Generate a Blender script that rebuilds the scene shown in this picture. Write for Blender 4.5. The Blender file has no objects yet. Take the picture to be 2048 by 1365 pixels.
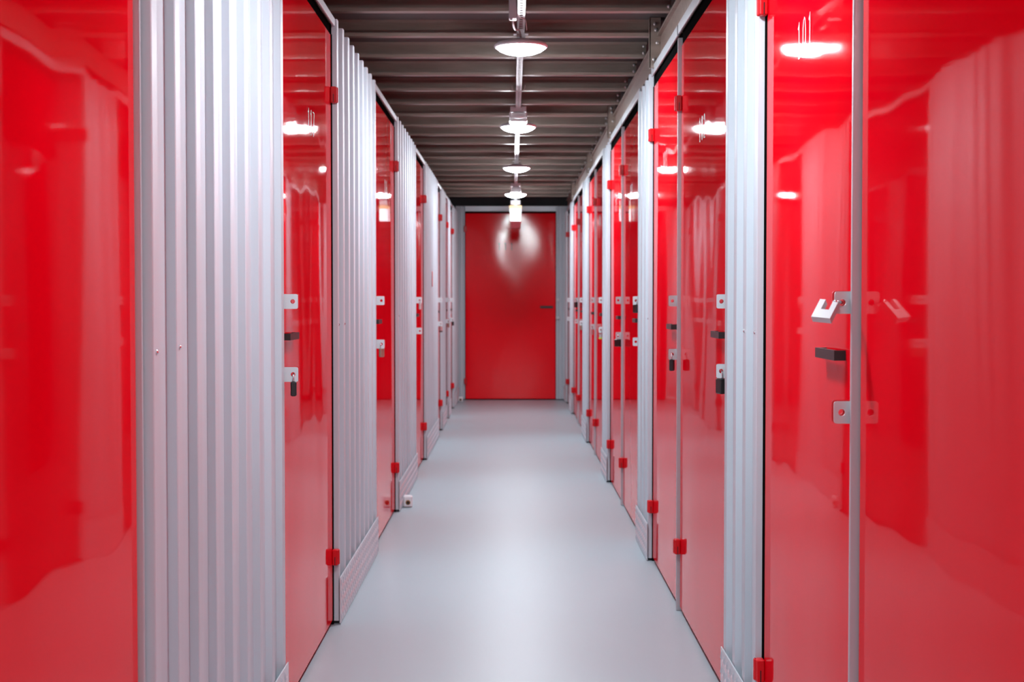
import bpy, math, random
from mathutils import Vector, Matrix
random.seed(7)
sc = bpy.context.scene
col = sc.collection

# ---------------------------------------------------------------- camera, world, exposure
CAM_H = 1.15
cd = bpy.data.cameras.new('camera'); cam = bpy.data.objects.new('camera', cd); col.objects.link(cam)
cam.location = (0, 0, CAM_H); cam.rotation_euler = (math.radians(90 - 1.682), 0, 0)
cd.lens = 50; cd.sensor_width = 36; cd.clip_start = .05; cd.clip_end = 60
cd.dof.use_dof = True; cd.dof.focus_distance = 3.6; cd.dof.aperture_fstop = 8.0
sc.camera = cam
w = bpy.data.worlds.new('world'); sc.world = w; w.use_nodes = True
w.node_tree.nodes['Background'].inputs[0].default_value = (.6, .65, .75, 1)
w.node_tree.nodes['Background'].inputs[1].default_value = .02
sc.view_settings.view_transform = 'Standard'; sc.view_settings.look = 'None'
sc.view_settings.exposure = 2.3; sc.view_settings.gamma = 1; sc.view_settings.use_curve_mapping = False
LAMP_POWER = 62.0          # emission strength of the lamp diffusers

# ---------------------------------------------------------------- materials
def mat(name, color, rough=.5, metal=0., spec=.5, coat=0., coat_rough=.05, emit=None, estr=0.):
    m = bpy.data.materials.new(name); m.use_nodes = True
    b = m.node_tree.nodes['Principled BSDF']
    b.inputs['Base Color'].default_value = (*color, 1); b.inputs['Roughness'].default_value = rough
    b.inputs['Metallic'].default_value = metal; b.inputs['Specular IOR Level'].default_value = spec
    b.inputs['Coat Weight'].default_value = coat; b.inputs['Coat Roughness'].default_value = coat_rough
    if emit:
        b.inputs['Emission Color'].default_value = (*emit, 1); b.inputs['Emission Strength'].default_value = estr
    return m
def vary(m, c1, c2, scale=(1, 1, 1), lo=.35, hi=.65, detail=4, rough=None, bump=None):
    """noise-driven colour (and roughness) variation in object space, optional fine bump"""
    nt = m.node_tree; n = nt.nodes; L = nt.links; b = n['Principled BSDF']
    tc = n.new('ShaderNodeTexCoord'); mp = n.new('ShaderNodeMapping'); mp.inputs['Scale'].default_value = scale
    nz = n.new('ShaderNodeTexNoise'); nz.inputs['Scale'].default_value = 1; nz.inputs['Detail'].default_value = detail
    L.new(tc.outputs['Object'], mp.inputs[0]); L.new(mp.outputs[0], nz.inputs['Vector'])
    r = n.new('ShaderNodeValToRGB'); r.color_ramp.elements[0].position = lo; r.color_ramp.elements[1].position = hi
    r.color_ramp.elements[0].color = (*c1, 1); r.color_ramp.elements[1].color = (*c2, 1)
    L.new(nz.outputs[0], r.inputs[0]); L.new(r.outputs[0], b.inputs['Base Color'])
    if rough:
        mr = n.new('ShaderNodeMapRange'); mr.inputs[3].default_value = rough[0]; mr.inputs[4].default_value = rough[1]
        L.new(nz.outputs[0], mr.inputs[0]); L.new(mr.outputs[0], b.inputs['Roughness'])
    if bump:
        n2 = n.new('ShaderNodeTexNoise'); n2.inputs['Scale'].default_value = bump[0]; n2.inputs['Detail'].default_value = 3
        L.new(tc.outputs['Object'], n2.inputs['Vector'])
        bp = n.new('ShaderNodeBump'); bp.inputs['Strength'].default_value = bump[1]; bp.inputs['Distance'].default_value = .002
        L.new(n2.outputs[0], bp.inputs['Height']); L.new(bp.outputs[0], b.inputs['Normal'])
    return m
RED = mat('red_gloss_paint', (.72, .0006, .009), rough=.04, spec=.13)
vary(RED, (.70, .0005, .008), (.74, .0007, .010), (3, 3, 2), rough=(.025, .05))
RED2 = mat('red_satin_brightened', (.98, .0006, .010), rough=.10, spec=.3)  # end door: red raised in the colour to stand in for missing light
def soften(m, k):
    # part of the paint film is dull: mix in the same colour without gloss
    nt = m.node_tree; b = nt.nodes['Principled BSDF']; d = nt.nodes.new('ShaderNodeBsdfDiffuse'); x = nt.nodes.new('ShaderNodeMixShader')
    if b.inputs['Base Color'].links: nt.links.new(b.inputs['Base Color'].links[0].from_socket, d.inputs[0])
    else: d.inputs[0].default_value = b.inputs['Base Color'].default_value
    x.inputs[0].default_value = k; nt.links.new(b.outputs[0], x.inputs[1]); nt.links.new(d.outputs[0], x.inputs[2])
    nt.links.new(x.outputs[0], nt.nodes['Material Output'].inputs[0])
soften(RED, .26)
REDP = mat('red_hinge_paint', (.62, .002, .008), rough=.35)
SILVER = vary(mat('silver_sheet', (.66, .66, .70), rough=.45, metal=.12), (.50, .555, .60), (.56, .62, .67), (7, 7, 1.1), .3, .6, 5, rough=(.40, .50))
TREAD = mat('tread_plate_metal', (.66, .70, .74), rough=.32, metal=.35)
FRAME = mat('frame_metal', (.54, .575, .61), rough=.36, metal=.3)
TAB = mat('hasp_zinc', (.60, .64, .66), rough=.38, metal=.25)
JOIST = vary(mat('galvanised_joist', (.16, .15, .14), rough=.42, metal=.45), (.27, .215, .18), (.36, .285, .24), (6, 40, 40), .3, .7, 3)
DECK = mat('ceiling_deck_steel', (.12, .11, .105), rough=.6, metal=.2)
DARK = mat('dark_shade_backing', (.03, .03, .032), rough=.8)  # near-black colour stands in for the darkness behind doors and panels
FLOOR = vary(mat('grey_epoxy_floor', (.47, .50, .53), rough=.3, spec=.5), (.35, .435, .475), (.37, .455, .495), (1.6, 1.2, 1), .3, .7, 5, rough=(.38, .43))
GAP_SHADE = mat('black_gap_shade', (.006, .006, .006), rough=.9, spec=0.)  # matte black that paints the shade in the door gaps
CLEAR = mat('clear_cover', (.92, .95, .95), rough=.25); CLEAR.node_tree.nodes['Principled BSDF'].inputs['Transmission Weight'].default_value = .6
BLACK = mat('black_plastic', (.012, .012, .013), rough=.4)
CHROME = mat('chrome_steel', (.78, .78, .80), rough=.14, metal=1)
STEEL = mat('brushed_steel', (.62, .61, .60), rough=.3, metal=.8)
BRASS = mat('dull_brass', (.42, .33, .26), rough=.35, metal=.7)
WHITEP = mat('white_plastic', (.80, .80, .82), rough=.35)
GREYP = mat('grey_box_plastic', (.50, .49, .50), rough=.45)
LIME = mat('lime_rubber', (.55, .75, .05), rough=.5)
YEL = mat('yellow_collar', (.55, .25, .0), rough=.4)
DRED = mat('dark_red_lens', (.07, .0006, .003), rough=.6, spec=.15)
PINK = mat('faded_red_plate', (.62, .16, .16), rough=.35)
DIGIT2 = mat('dark_number_film', (.07, .025, .03), rough=.5, spec=.1)
DIGIT = mat('grey_number_film', (.42, .40, .43), rough=.35, metal=.3)
STRUT = mat('zinc_strut', (.62, .61, .62), rough=.38, metal=.5)
CABLE = mat('grey_cable', (.40, .36, .35), rough=.5)
HOUS = mat('lamp_housing_white', (.70, .68, .70), rough=.4)
GLOW = mat('lit_lamp_diffuser', (.9, .9, .9), rough=.4, emit=(.85, .935, 1.0), estr=LAMP_POWER)
HOLE = mat('dark_hole', (.03, .015, .01), rough=.7)
ORANGE = mat('bait_hole_brown', (.35, .16, .04), rough=.6)

# ---------------------------------------------------------------- mesh helpers
class MB:
    def __init__(s): s.v = []; s.f = []; s.sm = []
    def add(s, vs, fs, smooth=False):
        o = len(s.v); s.v += [tuple(p) for p in vs]
        for f in fs: s.f.append([i + o for i in f]); s.sm.append(smooth)
    def box(s, x0, x1, y0, y1, z0, z1, bev=0.):
        x0, x1 = min(x0, x1), max(x0, x1); y0, y1 = min(y0, y1), max(y0, y1); z0, z1 = min(z0, z1), max(z0, z1)
        if bev <= 0:
            s.add([(x, y, z) for z in (z0, z1) for x, y in ((x0, y0), (x1, y0), (x1, y1), (x0, y1))],
                  [(3, 2, 1, 0), (4, 5, 6, 7), (0, 1, 5, 4), (1, 2, 6, 5), (2, 3, 7, 6), (3, 0, 4, 7)])
        else:
            b = min(bev, (x1 - x0) * .45, (y1 - y0) * .45, (z1 - z0) * .45); rings = []
            for z, k in ((z0, b), (z0 + b, 0), (z1 - b, 0), (z1, b)):
                X0, X1, Y0, Y1 = x0 + k, x1 - k, y0 + k, y1 - k; c = b
                if k: c = b * .6
                rings.append([(X0 + c, Y0, z), (X1 - c, Y0, z), (X1, Y0 + c, z), (X1, Y1 - c, z), (X1 - c, Y1, z), (X0 + c, Y1, z), (X0, Y1 - c, z), (X0, Y0 + c, z)])
            vs = [p for r in rings for p in r]; fs = [tuple(range(7, -1, -1)), tuple(range(24, 32))]
            for r in range(3):
                for i in range(8): fs.append((r*8 + i, r*8 + (i+1) % 8, (r+1)*8 + (i+1) % 8, (r+1)*8 + i))
            s.add(vs, fs)
    def prism(s, loop, fn0, fn1, smooth=False):
        """loop of 2-D points, two maps to 3-D: a closed prism"""
        n = len(loop); vs = [fn0(p) for p in loop] + [fn1(p) for p in loop]
        s.add(vs, [tuple(range(n - 1, -1, -1)), tuple(range(n, 2*n))])
        s.add(vs, [(i, (i+1) % n, n + (i+1) % n, n + i) for i in range(n)], smooth)
    def lathe(s, prof, c=(0, 0, 0), n=40, smooth=True):
        vs = []; fs = []
        for r, z in prof:
            for i in range(n):
                a = 2*math.pi*i/n; vs.append((c[0] + r*math.cos(a), c[1] + r*math.sin(a), c[2] + z))
        for k in range(len(prof) - 1):
            for i in range(n): fs.append((k*n + i, k*n + (i+1) % n, (k+1)*n + (i+1) % n, (k+1)*n + i))
        fs.append(tuple(range(n - 1, -1, -1))); fs.append(tuple(range((len(prof)-1)*n, len(prof)*n)))
        s.add(vs, fs, smooth)
    def tube(s, pts, r, n=8):
        pts = [Vector(p) for p in pts]; vs = []; fs = []; up = Vector((.31, .17, .93))
        for i, p in enumerate(pts):
            t = (pts[min(i+1, len(pts)-1)] - pts[max(i-1, 0)]).normalized()
            a = t.cross(up)
            if a.length < 1e-3: a = t.cross(Vector((1, 0, 0)))
            a.normalize(); b = t.cross(a)
            for k in range(n):
                q = 2*math.pi*k/n; vs.append(p + r*(math.cos(q)*a + math.sin(q)*b))
        for i in range(len(pts) - 1):
            for k in range(n): fs.append((i*n + k, i*n + (k+1) % n, (i+1)*n + (k+1) % n, (i+1)*n + k))
        fs.append(tuple(range(n-1, -1, -1))); fs.append(tuple(range((len(pts)-1)*n, len(pts)*n)))
        s.add(vs, fs, True)
    def xform(s, M): s.v = [tuple(M @ Vector(p)) for p in s.v]; return s
    def build(s, name, m, parent=None, loc=None):
        me = bpy.data.meshes.new(name); me.from_pydata(s.v, [], s.f); me.materials.append(m)
        me.polygons.foreach_set('use_smooth', s.sm); me.validate(); me.update()
        import bmesh
        bm = bmesh.new(); bm.from_mesh(me); bmesh.ops.recalc_face_normals(bm, faces=bm.faces); bm.to_mesh(me); bm.free()
        return link(name, me, parent, loc)
def link(name, me, parent=None, loc=None):
    o = bpy.data.objects.new(name, me); col.objects.link(o)
    if parent: o.parent = parent
    if loc: o.location = loc
    return o
def tag(o, label, cat, group=None, kind=None):
    o['label'] = label; o['category'] = cat
    if group: o['group'] = group
    if kind: o['kind'] = kind
    return o
def empty(name, loc=(0, 0, 0)):
    o = bpy.data.objects.new(name, None); o.empty_display_size = .05; col.objects.link(o); o.location = loc; return o
def rel(parent): return tuple(-c for c in parent.location)      # lets a child use world coordinates

# ---------------------------------------------------------------- dimensions (metres; y runs down the corridor)
PX = {-1: .612, 1: .598}      # panel plane, each side of the camera
DX = {-1: .632, 1: .617}      # door plane
Y_BACK, Y_END = -4.2, 16.2
TOP = CAM_H + .98             # panel tops
LEAF_TOP = CAM_H + .925
JB, DECKZ = CAM_H + 1.13, CAM_H + 1.20
KICK = .166

# ---------------------------------------------------------------- floor, ceiling, back sheets
m = MB(); m.box(-1.1, 1.1, Y_BACK - .1, Y_END + .3, -.05, 0)
tag(m.build('floor', FLOOR), 'shiny light grey epoxy floor running down the corridor', 'floor', kind='structure')

m = MB(); m.box(-1.1, 1.1, Y_BACK - .1, Y_END + .3, DECKZ, DECKZ + .03)
ceiling = tag(m.build('ceiling', DECK), 'dark brown steel ceiling deck on close rows of joists', 'ceiling', kind='structure')
# C-section joists, lip towards the camera
prof = [(0, 0), (.045, 0), (.045, .07), (0, .07), (0, .058), (.002, .058), (.002, .068), (.043, .068), (.043, .002), (.002, .002), (.002, .014), (0, .014)]
m = MB(); m.prism(prof, lambda p: (-1.02, p[0], p[1]), lambda p: (.63, p[0], p[1])); J = m.build('joist', JOIST, ceiling)
jy = [5.61 + .53*k for k in range(-18, 20)]
J.location = (0, jy[0], JB)
for y in jy[1:]: link('joist', J.data, ceiling, (0, y, JB))
# edge beam along the right wall, with cleats that hang the wall from it
m = MB()
bp = [(.632, 1.118), (.632, 1.03), (.672, 1.03), (.672, 1.045), (.669, 1.045), (.669, 1.033), (.635, 1.033), (.635, 1.115), (.672, 1.115), (.672, 1.118)]
bp = [(x, z) for x, z in bp]
m.prism(bp, lambda p: (p[0], Y_BACK, CAM_H + p[1]), lambda p: (p[0], Y_END - .02, CAM_H + p[1]))
m.box(.617, .634, Y_BACK, Y_END - .02, CAM_H + 1.118, CAM_H + 1.128)
m.build('edge_beam', JOIST, ceiling)
boltm = MB(); boltm.lathe([(.001, -.007), (.006, -.0065), (.0078, -.003), (.008, 0)], n=10); 
boltm.xform(Matrix.Rotation(math.radians(-90), 4, 'X'))     # bolt head towards -y
bolt_me = None
for y in (3.36, 6.08, 8.74, 11.16, 14.06):
    m = MB(); m.box(.585, .632, y, y + .004, CAM_H + .985, CAM_H + 1.197); m.box(.585, .589, y, y + .04, CAM_H + .985, CAM_H + 1.197)
    c = m.build('cleat', JOIST, ceiling)
    for dx, dz in ((.607, 1.17), (.612, 1.145), (.618, 1.09), (.604, 1.02)):
        if bolt_me is None: b = boltm.build('bolt', STEEL, c, (dx, y, CAM_H + dz)); bolt_me = b.data
        else: link('bolt', bolt_me, c, (dx, y, CAM_H + dz))
for y in jy:
    if y < 4: continue
    for dz in (.018, .05):
        link('bolt', bolt_me, ceiling, (.614, y - .002, JB + dz))

for s, nm in ((-1, 'left'), (1, 'right')):
    m = MB(); m.box(s*1.02, s*1.05, Y_BACK, Y_END + .2, 0, DECKZ)
    o = m.build('wall_' + nm, DARK)
    tag(o, f'{nm} corridor wall of silver corrugated panels between red doors', 'wall', kind='structure')
    globals()['wall_' + nm] = o
    b = empty('baseboard_' + nm, (s*PX[s], 0, 0)); tag(b, f'silver tread plate skirting along the {nm} wall panels', 'baseboard', kind='structure')
    globals()['base_' + nm] = b
WALL = {-1: wall_left, 1: wall_right}; BASE = {-1: base_left, 1: base_right}

# ---------------------------------------------------------------- corrugated panels and tread plates
FLAT, RUN = .038, .004
def corr_pitch(L, period=.172):
    n = max(2, round((L - FLAT - 2*RUN)/period) + 1); return n, (L - FLAT - 2*RUN)/(n - 1)
def corr_profile(L, depth=.018):
    """trapezoid ribs: narrow outer flat, wide recessed valley; starts and ends on a rib"""
    n, p = corr_pitch(L); pts = [(0, depth + .006)]
    for k in range(n):
        y = k*p
        pts += [(y, depth), (y + RUN - .0015, .0014), (y + RUN + .0006, .0003), (y + RUN + .002, 0), (y + RUN + FLAT - .002, 0), (y + RUN + FLAT - .0006, .0003), (y + RUN + FLAT + .0015, .0014), (y + 2*RUN + FLAT, depth)]
    pts.append((L, depth + .006))
    return pts
screw = MB(); screw.lathe([(.0045, 0), (.004, .002), (.002, .0032), (.0005, .0035)], n=8)
screw_me = {}
def panel(s, y0, y1, screws=(), name='corrugated_panel'):
    P = corr_profile(y1 - y0); m = MB()
    loop = P + [(y, d + .0012) for y, d in reversed(P)]
    N = len(P)
    X = lambda p, z: (s*(PX[s] + p[1]), y0 + p[0], z)
    vs = [X(p, .012) for p in P] + [X(p, TOP) for p in P] + [(v[0] + s*.0015, v[1], v[2]) for v in [X(p, .012) for p in P] + [X(p, TOP) for p in P]]
    fs = []
    for i in range(N - 1):
        fs.append((i, i+1, N + i+1, N + i)); fs.append((2*N + i+1, 2*N + i, 3*N + i, 3*N + i+1))
        fs.append((N + i, N + i+1, 3*N + i+1, 3*N + i)); fs.append((i+1, i, 2*N + i, 2*N + i+1))
    fs += [(0, N, 3*N, 2*N), (N-1, 2*N-1, 4*N-1, 3*N-1)]
    m.add(vs, fs)
    o = m.build(name, SILVER, WALL[s])
    n_, p_ = corr_pitch(y1 - y0)
    for kk, (sy, dz) in enumerate(screws):
        sy = y0 + kk*p_ + RUN + FLAT*.5
        if s not in screw_me:
            k = MB(); k.v = list(screw.v); k.f = list(screw.f); k.sm = list(screw.sm)
            k.xform(Matrix.Rotation(math.radians(-90*s), 4, 'Y'))
            q = k.build('screw', CHROME, o, (s*PX[s], sy, CAM_H + dz)); screw_me[s] = q.data
        else: link('screw', screw_me[s], o, (s*PX[s], sy, CAM_H + dz))
    q = MB(); q.box(s*(DX[s] - .003), s*(DX[s] + .02), y0 - .0045, y0 - .0015, .0, LEAF_TOP); q.build('edge_gap_shade', GAP_SHADE, o)  # black strip painting the shade of the gap beside the leaf
    # tread plate in front of the foot of the panel
    xf = PX[s] - .0065
    k = MB(); k.box(s*xf, s*(xf + .0035), y0 - .004, y1 + .004, .004, KICK)
    plate = k.build('kick_plate', TREAD, BASE[s], (-s*PX[s], 0, 0))
    if y0 < 1.5: return o
    t = MB(); pit = .055; r = 0; z = .022
    while z < KICK - .012:
        y = y0 + .016 + (0 if r % 2 == 0 else pit/2); c = 0
        while y < y1 - .012:
            a = math.radians(58 if r % 2 else -58); ca, sa = math.cos(a), math.sin(a)
            lo = [(s*xf, y + u*ca - vv*sa, z + u*sa + vv*ca) for u, vv in ((-.0175, 0), (-.007, .005), (.007, .005), (.0175, 0), (.007, -.005), (-.007, -.005))]
            top = [(s*(xf - .0034), y + u*ca, z + u*sa) for u in (-.010, .010)]
            t.add(lo + top, [(0, 1, 6), (1, 2, 7, 6), (2, 3, 7), (3, 4, 7), (4, 5, 6, 7), (5, 0, 6)])
            y += pit; c += 1
        z += .0205; r += 1
    q = t.build('tread_lozenges', TREAD, plate); q['kind'] = 'stuff'
    return o

# ---------------------------------------------------------------- doors
STROKES = {
 '0': [[(.5, 0), (.28, .08), (.14, .3), (.12, .5), (.14, .7), (.28, .92), (.5, 1), (.72, .92), (.86, .7), (.88, .5), (.86, .3), (.72, .08), (.5, 0)]],
 '1': [[(.22, .82), (.38, .87), (.52, 1), (.52, 0)], [(.34, 0), (.70, 0)]],
 '2': [[(.14, .78), (.22, .93), (.48, 1), (.74, .92), (.82, .75), (.74, .55), (.12, .02), (.9, .02)]],
 '3': [[(.14, .84), (.28, .96), (.5, 1), (.76, .92), (.8, .75), (.68, .58), (.42, .54), (.7, .48), (.86, .28), (.76, .08), (.46, 0), (.22, .04), (.1, .18)]],
 '4': [[(.66, 0), (.66, 1), (.08, .3), (.92, .3)]],
 '5': [[(.8, .98), (.24, .98), (.18, .56), (.46, .62), (.74, .54), (.86, .32), (.74, .08), (.44, 0), (.12, .1)]],
 '6': [[(.78, .92), (.5, 1), (.24, .82), (.12, .45), (.2, .14), (.48, 0), (.76, .1), (.86, .3), (.76, .52), (.5, .6), (.22, .48), (.14, .34)]],
 '7': [[(.1, .98), (.9, .98), (.42, 0)]],
 '8': [[(.5, .54), (.22, .66), (.2, .86), (.5, 1), (.8, .86), (.78, .66), (.5, .54), (.16, .4), (.12, .16), (.5, 0), (.88, .16), (.84, .4), (.5, .54)]],
 '9': [[(.22, .08), (.5, 0), (.76, .18), (.88, .55), (.8, .86), (.52, 1), (.24, .9), (.14, .7), (.24, .48), (.5, .4), (.78, .52), (.86, .66)]],
}
def digit_mesh(ch, wd=.034, ht=.077, t=.0026):
    m = MB()
    for st in STROKES[ch]:
        P = [Vector((x*wd, z*ht)) for x, z in st]; L = []; R = []
        for i, p in enumerate(P):
            d = (P[min(i+1, len(P)-1)] - P[max(i-1, 0)])
            if i in (0, len(P)-1) and P[0] == P[-1]: d = P[1] - P[-2]
            d.normalize(); nrm = Vector((-d.y, d.x)); k = t*(1.0 + .9*abs(d.y))*.5
            L.append(p + nrm*k); R.append(p - nrm*k)
        n = len(P); vs = []
        for dep in (0, .0006): vs += [(q.x, -dep, q.y) for q in L] + [(q.x, -dep, q.y) for q in R]
        fs = []
        for i in range(n - 1):
            fs += [(i, i+1, n+i+1, n+i), (2*n+i, 3*n+i, 3*n+i+1, 2*n+i+1), (i, 2*n+i, 2*n+i+1, i+1), (n+i, n+i+1, 3*n+i+1, 3*n+i)]
        m.add(vs, fs)
    return m                      # drawn in x-z, front towards -y
digit_me = {}
def put_number(parent, text, centre, rotz, pitch=.055, wd=.034, m2=None):
    for i, ch in enumerate(text):
        if ch not in digit_me:
            o = digit_mesh(ch).build('number_digit', DIGIT, parent); digit_me[ch] = o.data
        else: o = link('number_digit', digit_me[ch], parent)
        off = Matrix.Rotation(rotz, 3, 'Z') @ Vector(((i - (len(text)-1)/2)*pitch - wd/2, 0, 0))
        o.location = Vector(centre) + off; o.rotation_euler = (0, 0, rotz)
        if m2: o.data = o.data.copy(); o.data.materials[0] = m2

def leaf_mesh(wd, z0, z1, th, seed, amp=.0011, wave=.00028, wf=(.7, 2.0), hf=1.):
    """door leaf in local x-z, front face towards -y at y=0: a slightly cushioned sheet with soft waves and folded edges"""
    rnd = random.Random(seed); NX, NZ = 48, 60; E = .004; m = MB(); vs = []
    waves = [(rnd.uniform(*wf)*rnd.choice((-1, 1)), rnd.uniform(-.9, .9), rnd.uniform(0, 6.28), wave*rnd.uniform(.4, 1)) for _ in range(4)]
    waves += [(rnd.uniform(2.6, 5.0)*rnd.choice((-1, 1)), rnd.uniform(-.5, .5), rnd.uniform(0, 6.28), hf*wave*rnd.uniform(.10, .22)) for _ in range(3)]
    for j in range(NZ + 1):
        for i in range(NX + 1):
            u, v = i/NX, j/NZ
            d = amp*(1 - (2*u - 1)**2)*(1 - .5*(2*v - 1)**2); e = (1 - (2*u - 1)**6)*(1 - (2*v - 1)**12)
            for a, b, ph, am in waves: d += am*e*math.sin(6.283*(a*u*wd + b*v*2) + ph)
            vs.append((E + u*(wd - 2*E), -d, z0 + E + v*(z1 - z0 - 2*E)))
    m.add(vs, [(j*(NX+1) + i, j*(NX+1) + i+1, (j+1)*(NX+1) + i+1, (j+1)*(NX+1) + i) for j in range(NZ) for i in range(NX)], True)
    per = [(0, i) for i in range(NX+1)] + [(j, NX) for j in range(1, NZ+1)] + [(NZ, i) for i in range(NX-1, -1, -1)] + [(j, 0) for j in range(NZ-1, 0, -1)]
    n = len(per)
    p0 = [vs[j*(NX+1) + i] for j, i in per]
    p1 = [((0 if i == 0 else wd if i == NX else p[0]), E*.8, (z0 if j == 0 else z1 if j == NZ else p[2])) for (j, i), p in zip(per, p0)]
    p2 = [(p[0], th, p[2]) for p in p1]
    for A, B in ((p0, p1), (p1, p2)):
        m.add(A + B, [((k+1) % n, k, n + k, n + (k+1) % n) for k in range(n)])
    m.add(p2, [tuple(range(n))])
    return m

def tab_mesh(wd=.046, ht=.040, th=.003, hx=.014, r=.0062):
    """hasp tab: x 0..wd (0 is the free edge), z centred, hole at hx"""
    m = MB(); out = []; hole = []; c = .005; n = 40
    def inside(x, z):
        if x < 0 or x > wd or abs(z) > ht/2: return False
        if x < c and abs(z) > ht/2 - c: return (x - c)**2 + (abs(z) - ht/2 + c)**2 <= c*c
        return True
    angs = sorted([2*math.pi*k/36 for k in range(36)] + [math.atan2(q*ht/2, p - hx) % (2*math.pi) for p in (wd,) for q in (-1, 1)] + [math.atan2(q*(ht/2 - .0015), .0015 - hx) % (2*math.pi) for q in (-1, 1)])
    for a in angs:
        lo, hi = 0, .1
        for _ in range(30):
            t = (lo + hi)/2
            if inside(hx + t*math.cos(a), t*math.sin(a)): lo = t
            else: hi = t
        out.append((hx + lo*math.cos(a), lo*math.sin(a))); hole.append((hx + r*math.cos(a), r*math.sin(a)))
    n = len(out)
    vs = [(x, 0, z) for x, z in out] + [(x, 0, z) for x, z in hole] + [(x, th, z) for x, z in out] + [(x, th, z) for x, z in hole]
    fs = []
    for i in range(n):
        k = (i+1) % n
        fs += [(i, k, n+k, n+i), (2*n+k, 2*n+i, 3*n+i, 3*n+k), (k, i, 2*n+i, 2*n+k), (n+i, n+k, 3*n+k, 3*n+i)]
    m.add(vs, fs); return m
def hinge_mesh():
    m = MB(); m.box(0, .0205, -.015, .012, -.028, .028, .003)
    m.box(-.004, .004, .0, .014, -.0275, .0275, .003)
    return m
tabs = {}; misc = {}
def shared(key, maker, name, material, parent, loc, mirror=False):
    if key not in misc:
        mb = maker()
        if mirror: mb.v = [(-x, y, z) for x, y, z in mb.v]
        o = mb.build(name, material, parent, loc); misc[key] = o.data; return o
    return link(name, misc[key], parent, loc)
HASP_Z = {'upper': CAM_H - .006, 'lower': CAM_H - .203}
FREE_X = .577                         # free edge of the hasp tabs
def handle_mesh(L=.165, so=.022, h=.019, t=.007):
    m = MB()          # local: x = out of the door (towards -x), y along the door
    lo = [(0, 0), (-so, 0), (-so, L), (0, L), (0, L - t), (-so + t, L - t), (-so + t, t), (0, t)]
    m.prism(lo, lambda p: (p[0], p[1], -h/2), lambda p: (p[0], p[1], h/2)); return m
doorn = [0]
def side_door(s, y0, y1, num, label, lock=True, hinges=True, handle=True):
    doorn[0] += 1
    root = empty(f'door_{doorn[0]}', (s*DX[s], y0, 0)); tag(root, label, 'door', kind='structure')
    wd = y1 - y0 - .012
    lm = leaf_mesh(wd, .016, LEAF_TOP, .03, hash((s, round(y0*100))) % 9999)
    # local x-z with front -y  ->  wall side s
    if s < 0: lm.v = [(-y, x + .006, z) for x, y, z in lm.v]
    else: lm.v = [(y, wd - x + .006, z) for x, y, z in lm.v]
    lm.build('leaf', RED, root)
    if hinges:
        for hz in (CAM_H + .713, CAM_H - .908):
            h = shared(('hinge', s), hinge_mesh, 'hinge', REDP, root, (-s*.0205, y1 - y0 - .006, hz), mirror=(s < 0))
            shared(('slot', s), lambda: (lambda q: (q.box(.009, .0115, -.0155, -.0145, -.027, .002), q)[1])(MB()), 'hinge_slot', BLACK, h, (0, 0, 0), mirror=(s < 0))
    if handle:
        shared(('handle', s), handle_mesh, 'handle', BLACK, root, (0, .085, CAM_H - .104), mirror=(s < 0))
    if lock:
        for k in HASP_Z:
            x = s*(FREE_X - DX[s])
            shared(('tab', s), tab_mesh, 'hasp', TAB, root, (x, .004, HASP_Z[k]), mirror=(s < 0))
            shared(('rtab', s), tab_mesh, 'latch_tab', REDP, root, (x, .022, HASP_Z[k] + .001), mirror=(s < 0))
    if num:
        put_number(root, num, (-s*.0032, (y1 - y0)*(.5 if s > 0 else .55), CAM_H + .515), math.radians(90) if s < 0 else math.radians(-90))
    return root
def lintel(s, y0, y1):
    m = MB(); zb = CAM_H + (.952 if s < 0 else .965); zt = TOP if s < 0 else CAM_H + 1.003
    x = PX[s] + .006
    m.box(s*x, s*(x + .008), y0, y1, zb, zt, .0015); m.build('lintel', FRAME, WALL[s])
    m = MB(); m.box(s*(DX[s] + .004), s*(DX[s] + .008), y0, y1, LEAF_TOP + .002, zb + .01); m.build('top_gap_shade', GAP_SHADE, WALL[s])  # second box: black strip for the shade in the gap above the leaf
def post(s, y0, y1, x0=None, x1=None):
    m = MB(); m.box(s*(x0 or PX[s] + .004), s*(x1 or DX[s] + .03), y0, y1, .0, LEAF_TOP + .03, .0015); m.build('post', FRAME, WALL[s])

# left wall, from behind the camera to the far end
panel(-1, -3.9, -2.6); panel(-1, -.6, .9)
panel(-1, 2.424, 3.825, [(2.475, -.091), (2.69, -.088)])
panel(-1, 5.0, 6.42, [(5.06, -.09), (5.24, -.09)])
panel(-1, 7.66, 9.10, [(7.72, -.09)])
panel(-1, 10.15, 11.78)
panel(-1, 12.45, 13.18); panel(-1, 13.68, 14.15); panel(-1, 14.95, Y_END - .01)
post(-1, 2.403, 2.415, .6265)
side_door(-1, -2.58, -1.60, None, 'red storage door on the left wall behind the viewpoint', lock=False)
side_door(-1, -1.58, -.62, None, 'red storage door on the left wall just behind the viewpoint', lock=False)
side_door(-1, .92, 2.395, None, 'nearest plain red door filling the left edge of the picture', lock=False, hinges=False, handle=False)
dl = [('117', 3.83, 4.99, 'first'), ('116', 6.43, 7.65, 'second'), ('115', 9.11, 10.14, 'third'), ('114', 11.79, 12.44, 'fourth'), ('113', 13.19, 13.67, 'fifth'), ('112', 14.16, 14.94, 'last')]
for n, a, b, w_ in dl:
    side_door(-1, a, b, n, f'glossy red door numbered {n}, {w_} of the numbered doors along the left wall'); lintel(-1, a, b)
for a, b in ((.92, 2.34), (-2.58, -.6)): lintel(-1, a, b)
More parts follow.
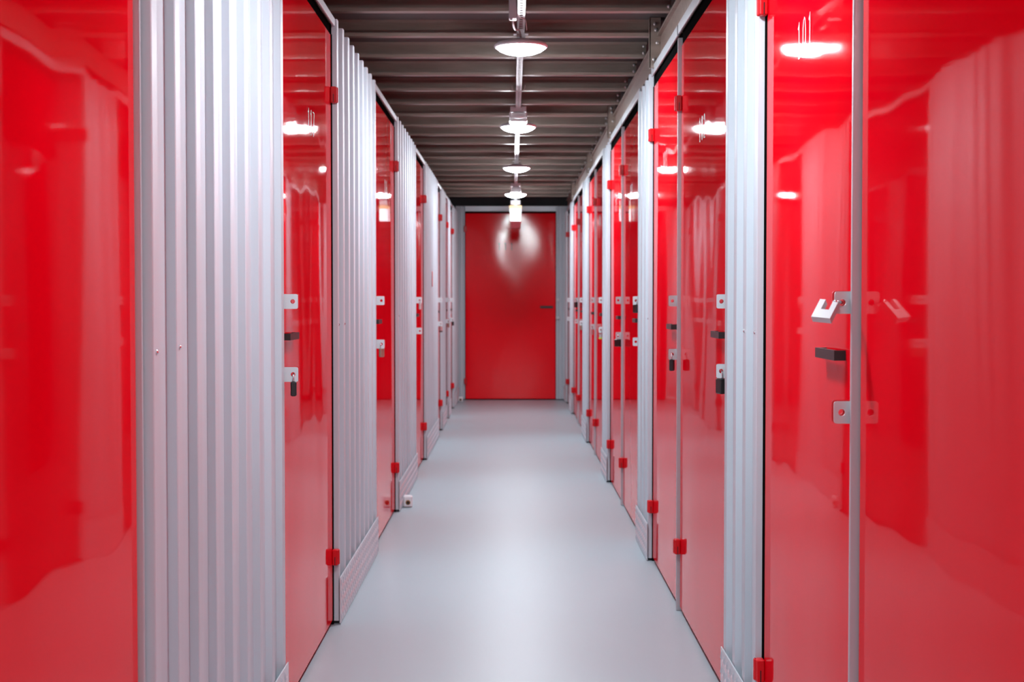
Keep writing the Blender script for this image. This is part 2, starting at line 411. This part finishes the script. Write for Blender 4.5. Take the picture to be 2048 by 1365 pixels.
# right wall
panel(1, -3.9, -2.2)
side_door(1, -2.18, -1.0, None, 'red storage door on the right wall behind the viewpoint', lock=False)
post(1, -1.0, -.96)
side_door(1, -.96, .2, None, 'red storage door on the right wall beside the viewpoint', lock=False)
panel(1, .2, .84)
side_door(1, .86, 2.523, None, 'nearest plain red door filling the right edge of the picture', lock=False, hinges=False, handle=False)
post(1, 2.527, 2.537, .6035)
panel(1, 3.475, 4.0, [(3.54, -.082), (3.70, -.082)]); panel(1, 6.22, 6.775, [(6.33, -.085)]); panel(1, 8.90, 9.44); panel(1, 11.35, 12.1); panel(1, 14.2, 14.75); panel(1, 15.7, Y_END - .01)
dr = [('101', 2.54, 3.465), ('102', 4.01, 5.205), ('103', 5.235, 6.21), ('104', 6.785, 7.88), ('105', 7.91, 8.89), ('106', 9.45, 10.46), ('107', 10.49, 11.34), ('108', 12.11, 13.1), ('109', 13.13, 14.19), ('110', 14.76, 15.695)]
ords = ['first', 'second', 'third', 'fourth', 'fifth', 'sixth', 'seventh', 'eighth', 'ninth', 'last']
for (n, a, b), w_ in zip(dr, ords):
    side_door(1, a, b, n, f'glossy red door numbered {n}, {w_} of the numbered doors along the right wall'); lintel(1, a, b)
for a, b in ((.86, 2.54), (-2.18, .2)): lintel(1, a, b)
for y in (5.207, 7.882, 10.462, 13.102): post(1, y + .014, y + .024, .606)

# ---------------------------------------------------------------- end wall with door 111
m = MB(); m.box(-1.02, 1.02, Y_END + .12, Y_END + .15, 0, DECKZ)
wall_end = tag(m.build('wall_end', DARK), 'end wall closing the corridor, silver panels around red door 111', 'wall', kind='structure')
def flat_panel(x0, x1, name):
    m = MB(); n = max(2, round((x1 - x0)/.045)); p = (x1 - x0)/n; P = []
    for k in range(n):
        x = x0 + k*p; P += [(x, 0), (x + p*.6, 0), (x + p*.7, .016), (x + p*.93, .016)]
    P.append((x1, 0)); P += [(x1, .03), (x0, .03)]
    m.prism(P, lambda q: (q[0], Y_END + q[1], .01), lambda q: (q[0], Y_END + q[1], CAM_H + 1.06)); return m.build(name, SILVER, wall_end)
flat_panel(-.64, -.535, 'corrugated_panel'); flat_panel(.502, .66, 'corrugated_panel')
m = MB(); m.box(-.535, .502, Y_END - .004, Y_END + .04, CAM_H + 1.0, CAM_H + 1.06, .002); m.build('lintel', FRAME, wall_end)
m = MB(); m.box(-.535, .502, Y_END + .03, Y_END + .04, CAM_H + .95, CAM_H + 1.003); m.build('top_gap_shade', GAP_SHADE, wall_end)  # black strip for the shaded gap over the end door
doorn[0] += 1
root = empty(f'door_{doorn[0]}', (-.53, Y_END + .01, 0)); tag(root, 'wide red door numbered 111 facing down the corridor at its far end', 'door', kind='structure')
leaf_mesh(1.026, .012, CAM_H + .978, .03, 5, amp=.0015, wave=.0009, wf=(.9, 1.8), hf=0.).build('leaf', RED2, root)
put_number(root, '111', (.456, -.0035, CAM_H + .565), 0, pitch=.07, m2=DIGIT2)
m = MB(); lo = [(0, 0), (0, -.024), (.145, -.024), (.145, 0), (.138, 0), (.138, -.017), (.007, -.017), (.007, 0)]
m.prism(lo, lambda p: (.85 + p[0], p[1], CAM_H - .101), lambda p: (.85 + p[0], p[1], CAM_H - .076)); m.build('handle', BLACK, root)
for hz in (CAM_H + .80, CAM_H - .935):
    m = MB(); m.box(-.015, .018, -.022, .0, hz - .035, hz + .035, .004); m.build('hinge', REDP, root)
for hz in (CAM_H - .005, CAM_H - .21):
    m = MB(); m.box(1.03, 1.07, -.03, -.012, hz - .02, hz + .02, .004); m.build('hasp', TAB, root)
m = MB(); m.box(-1.02, 1.02, Y_BACK - .05, Y_BACK, 0, DECKZ)
tag(m.build('wall_back', mat('back_wall_paint', (.45, .44, .46), rough=.6)), 'plain grey wall closing the corridor behind the viewpoint', 'wall', kind='structure')

# ---------------------------------------------------------------- padlocks
LK = {d[0]: (-1, d[1]) for d in dl}; LK.update({d[0]: (1, d[1]) for d in dr})
def padlock(num, which, body, label, yaw=0, bw=.024, bh=.040, bd=.016, drop=.019, foot=None, shm=CHROME):
    s, y0 = LK[num]; hx = s*(FREE_X + .014); hz = HASP_Z[which]; y = y0 + .0135
    root = empty('padlock', (hx, y, hz)); tag(root, label, 'padlock', 'padlocks on the door hasps')
    a = math.radians(90 + yaw)
    R = Matrix.Rotation(a, 4, 'Z')
    m = MB(); sw = .0105; pts = [(-sw, 0, -drop - .006)] + [(-sw, 0, -.008)] + [(-sw*math.cos(math.radians(t)), 0, -.008 + .0105*math.sin(math.radians(t))) for t in range(20, 180, 20)] + [(sw, 0, -.008), (sw, 0, -drop - .006)]
    m.tube(pts, .0028, 8); m.xform(R); m.build('shackle', shm, root)
    m = MB(); m.box(-bw/2 - .004, bw/2 + .004, -bd/2, bd/2, -drop - bh, -drop, .003); m.xform(R); b = m.build('body', body, root)
    m = MB(); m.lathe([(.0035, -drop - bh - .0006), (.0035, -drop - bh + .001)], n=12); m.xform(R); m.build('keyhole', HOLE, b)
    if foot:
        m = MB(); m.box(-bw/2 - .005, bw/2 + .005, -bd/2 - .001, bd/2 + .001, -drop - bh - .002, -drop - bh + .010, .003); m.xform(R); m.build('base_band', foot, root)
    return root
padlock('117', 'lower', BLACK, 'black padlock hanging low on the nearest numbered door of the left wall, 117', 8)
padlock('116', 'lower', BRASS, 'brown metal padlock on the lower hasp of red door 116', -25, bd=.014)
padlock('115', 'upper', STEEL, 'silver padlock on the upper hasp of red door 115', 10, bd=.015)
padlock('114', 'lower', STEEL, 'silver padlock with a black foot on the lower hasp of door 114', 25, bd=.020, bh=.048, foot=BLACK)
padlock('113', 'lower', BRASS, 'small tan padlock on the lower hasp of door 113', 20)
padlock('112', 'lower', BLACK, 'black padlock on the lower hasp of door 112, farthest on the left', 15, bd=.02)
padlock('102', 'lower', BLACK, 'largest black padlock, on the lower hasp of door 102 beside the right panel', 18, bh=.044, drop=.021, bd=.018)
padlock('103', 'lower', BLACK, 'black padlock hanging low on door 103, mirrored in the red door beside it', -15, bh=.042, bd=.017)
padlock('104', 'upper', BLACK, 'black padlock on the upper hasp of red door 104', 30, bh=.040, bd=.016)
padlock('105', 'lower', BLACK, 'wide black padlock on the lower hasp of red door 105', 60, bh=.042, bw=.030, bd=.022)
padlock('106', 'lower', STEEL, 'small silver padlock with lime green foot on red door 106', 20, bh=.030, drop=.030, bd=.016, foot=LIME)
padlock('107', 'lower', STEEL, 'silver padlock on the lower hasp of red door 107', 10, bd=.014)
padlock('108', 'lower', BRASS, 'tan padlock on the lower hasp of red door 108', 10, bd=.014)
padlock('109', 'upper', BLACK, 'black padlock on the upper hasp of door 109 near the far end', 20, bh=.05, bd=.022)
# chunky U-shaped steel lock on door 101
s, y0 = LK['101']
root = empty('padlock', (FREE_X + .014, y0, HASP_Z['upper'])); tag(root, 'chunky silver U shaped lock clipped askew on the upper hasp of door 101', 'padlock', 'padlocks on the door hasps')
wv, hv, dv = Vector((.0285, -.0205, -.003)), Vector((.021, .0245, .031)), Vector((.0046, .0076, -.0091))
A0 = Vector((.5285, 2.513, CAM_H - .0305)) - Vector(root.location)
U = [(0, 0), (1, 0), (1, 1), (.72, 1), (.72, .46), (.30, .46), (.30, 1), (0, 1)]
m = MB(); m.prism(U, lambda p: A0 + wv*p[0] + hv*p[1], lambda p: A0 + wv*p[0] + hv*p[1] + dv)
m.build('body', TAB, root)
m = MB(); m.tube([(-.019, -.022, .001), (-.009, -.010, .001), (0, .012, 0)], .0036, 10); m.build('locking_pin', CHROME, root)

# ---------------------------------------------------------------- lamps
def lamp(y, label, box=False):
    z = CAM_H + 1.02
    root = empty('ceiling_lamp', (.036, y, z)); tag(root, label, 'lamp', 'round lamps under the ceiling rail')
    m = MB(); m.lathe([(.002, -.031), (.03, -.029), (.06, -.0225), (.085, -.0125), (.101, 0), (.0985, .003)], n=48); m.build('diffuser', GLOW, root)
    m = MB(); m.lathe([(.1012, -.001), (.107, .0005), (.109, .004), (.108, .010), (.098, .018), (.07, .023), (.04, .026), (.036, .034), (.004, .035)], n=48); h = m.build('housing', HOUS, root)
    m = MB(); m.box(-.03, .03, .0, .028, .055, .059); m.box(-.012, .012, .012, .015, .03, .078); m.box(-.018, -.012, .006, .012, .03, .058); m.box(.012, .018, .006, .012, .03, .058)
    m.build('bracket', STRUT, root)
    return root
names = {-2.3: 'round white lamp behind the viewpoint', .4: 'round white lamp directly overhead of the viewpoint', 3.1: 'round white lamp just above the top of the picture',
         5.8: 'nearest and largest round glowing lamp in view, hung from the rail', 8.48: 'second round glowing lamp, just behind the first clear light box', 11.12: 'third round glowing lamp along the rail', 13.9: 'farthest round glowing lamp, just before the yellow collared sounder'}
for y, l in names.items(): lamp(y, l)

# slotted strut the lamps hang from
def strut(y0, y1, label):
    zb = CAM_H + 1.098; x0, x1 = .020, .052; m = MB()
    m.box(x0, x0 + .002, y0, y1, zb, zb + .026); m.box(x1 - .002, x1, y0, y1, zb, zb + .026)
    m.box(x0, x0 + .010, y0, y1, zb, zb + .002); m.box(x1 - .010, x1, y0, y1, zb, zb + .002)
    y = y0; 
    while y < y1 - .02: m.box(x0 + .008, x1 - .008, y, y + .018, zb, zb + .002); y += .045
    o = m.build('slotted_rail', STRUT); return tag(o, label, 'rail', 'slotted rails carrying the lamps')
strut(-3.5, 5.88, 'slotted zinc rail above and before the nearest lamp in view')
strut(5.93, 8.55, 'slotted zinc rail between the first and second lamps in view')
strut(8.60, 11.2, 'slotted zinc rail between the second and third lamps in view')
strut(11.25, 14.45, 'slotted zinc rail between the third lamp and the far end')
def driver_box(y, label):
    root = empty('emergency_light', (.036, y, CAM_H + 1.019)); tag(root, label, 'light box', 'light boxes on the lamp rail')
    m = MB(); m.box(-.046, .046, 0, .12, .060, .090, .003); m.box(-.012, .012, .05, .07, .089, .10); m.build('case', GREYP, root)
    m = MB(); m.box(-.051, .051, -.003, .123, .0, .060, .008); m.build('cover', CLEAR, root)
    m = MB(); m.lathe([(.004, .0), (.03, .004), (.034, .012), (.03, .02)], c=(0, .06, .022), n=24); m.build('reflector', CHROME, root)
driver_box(8.20, 'clear covered light box on the rail just before the second lamp'); driver_box(13.62, 'clear covered light box on the rail just before the farthest lamp')
# junction box and cables at the first lamp
root = empty('junction_box', (.0, 5.40, CAM_H + 1.06)); tag(root, 'grey junction box beside the rail in front of the nearest lamp', 'box')
m = MB(); m.box(-.012, .018, .0, .05, .0, .075, .003); m.build('case', GREYP, root)
m = MB(); m.box(-.008, .003, -.003, .0, -.008, .004, .001); m.build('cable_gland', GREYP, root)
def cable(pts, r, label):
    m = MB(); P = [Vector(p) for p in pts]; out = []
    for i in range(len(P) - 1):
        p0, p1, p2, p3 = P[max(i-1, 0)], P[i], P[i+1], P[min(i+2, len(P)-1)]
        for k in range(6):
            t = k/6; out.append(.5*((2*p1) + (-p0 + p2)*t + (2*p0 - 5*p1 + 4*p2 - p3)*t*t + (-p0 + 3*p1 - 3*p2 + p3)*t**3))
    out.append(P[-1]); m.tube(out, r, 8); return tag(m.build('cable', CABLE), label, 'cable')
Z = CAM_H
cable([(.01, 5.42, Z + 1.13), (.006, 5.46, Z + 1.10), (.004, 5.52, Z + 1.065), (.012, 5.62, Z + 1.06), (.028, 5.72, Z + 1.075), (.036, 5.79, Z + 1.06)], .004, 'thick grey cable looping from the junction box down to the nearest lamp')
cable([(.018, 5.5, Z + 1.094), (.03, 5.54, Z + 1.092), (.05, 5.57, Z + 1.09), (.056, 5.62, Z + 1.075), (.058, 5.64, Z + 1.062)], .0018, 'thin grey cable tie hanging under the rail near the first lamp')
cable([(.0, 7.45, Z + 1.115), (.002, 7.46, Z + 1.095), (.018, 7.47, Z + 1.09), (.05, 7.47, Z + 1.09), (.066, 7.46, Z + 1.10), (.068, 7.45, Z + 1.118)], .002, 'thin cable tie around the rail between the first and second lamps')

# ---------------------------------------------------------------- sounder at the end of the rail
root = empty('alarm_sounder', (.036, 14.45, CAM_H + .72)); tag(root, 'white alarm sounder with yellow collar and dark red base below the rail end', 'alarm', None)
def rbox(w0, w1, z0, z1, dd=.8):
    m = MB(); m.add([(sx*w0/2, sy*w0*dd/2, z0) for sx, sy in ((-1, -1), (1, -1), (1, 1), (-1, 1))] + [(sx*w1/2, sy*w1*dd/2, z1) for sx, sy in ((-1, -1), (1, -1), (1, 1), (-1, 1))],
          [(3, 2, 1, 0), (4, 5, 6, 7), (0, 1, 5, 4), (1, 2, 6, 5), (2, 3, 7, 6), (3, 0, 4, 7)]); return m
rbox(.090, .102, 0, .070).build('red_base', DRED, root)
rbox(.102, .116, .070, .195).build('case', WHITEP, root)
rbox(.124, .124, .195, .228).build('collar', YEL, root)
m = MB(); m.lathe([(.018, .228), (.018, .30), (.012, .30), (.012, .385)], n=16); m.build('stem', WHITEP, root)
m = MB(); m.box(-.05, .05, -.02, .02, .236, .285, .006); m.build('bracket', GREYP, root)

# ---------------------------------------------------------------- small things
def bait(x, y, rz, label, sc_=1.):
    root = empty('bait_box', (x, y, .002)); root.rotation_euler = (0, 0, rz); tag(root, label, 'bait box', 'white bait boxes on the floor')
    m = MB(); m.box(-.025, .025, 0, .05, 0, .062*sc_, .006); m.build('shell', WHITEP, root)
    m = MB(); m.lathe([(.0105, 0), (.0135, .0012), (.0125, .003)], n=16); m.xform(Matrix.Translation((0, -.001, .026*sc_)) @ Matrix.Rotation(math.radians(90), 4, 'X')); m.build('hole_rim', ORANGE, root)
    m = MB(); m.lathe([(.009, 0), (.009, .0008)], n=16); m.xform(Matrix.Translation((0, -.0036, .026*sc_)) @ Matrix.Rotation(math.radians(90), 4, 'X')); m.build('hole', HOLE, root)
bait(-.574, 7.82, math.radians(4), 'white box with a round hole on the floor beside the hinge of door 116')
bait(-.575, 15.9, 0, 'white box with a round hole in the far left floor corner', .9)
m = MB(); lo = []
for k in range(9): a = math.pi*k/8; lo.append((.018*math.cos(a), .041 + .018*math.sin(a)))
for k in range(9): a = math.pi + math.pi*k/8; lo.append((.018*math.cos(a), -.041 + .018*math.sin(a)))
m.prism(lo, lambda p: (-PX[-1] + .0005, p[0], p[1]), lambda p: (-PX[-1] + .006, p[0], p[1]))
o = m.build('wall_plate', PINK, None, (0, 10.15 + 4*corr_pitch(1.63)[1] + RUN + FLAT/2, CAM_H + .155)); tag(o, 'small pill shaped faded red plate on the panel after door 115', 'plate')
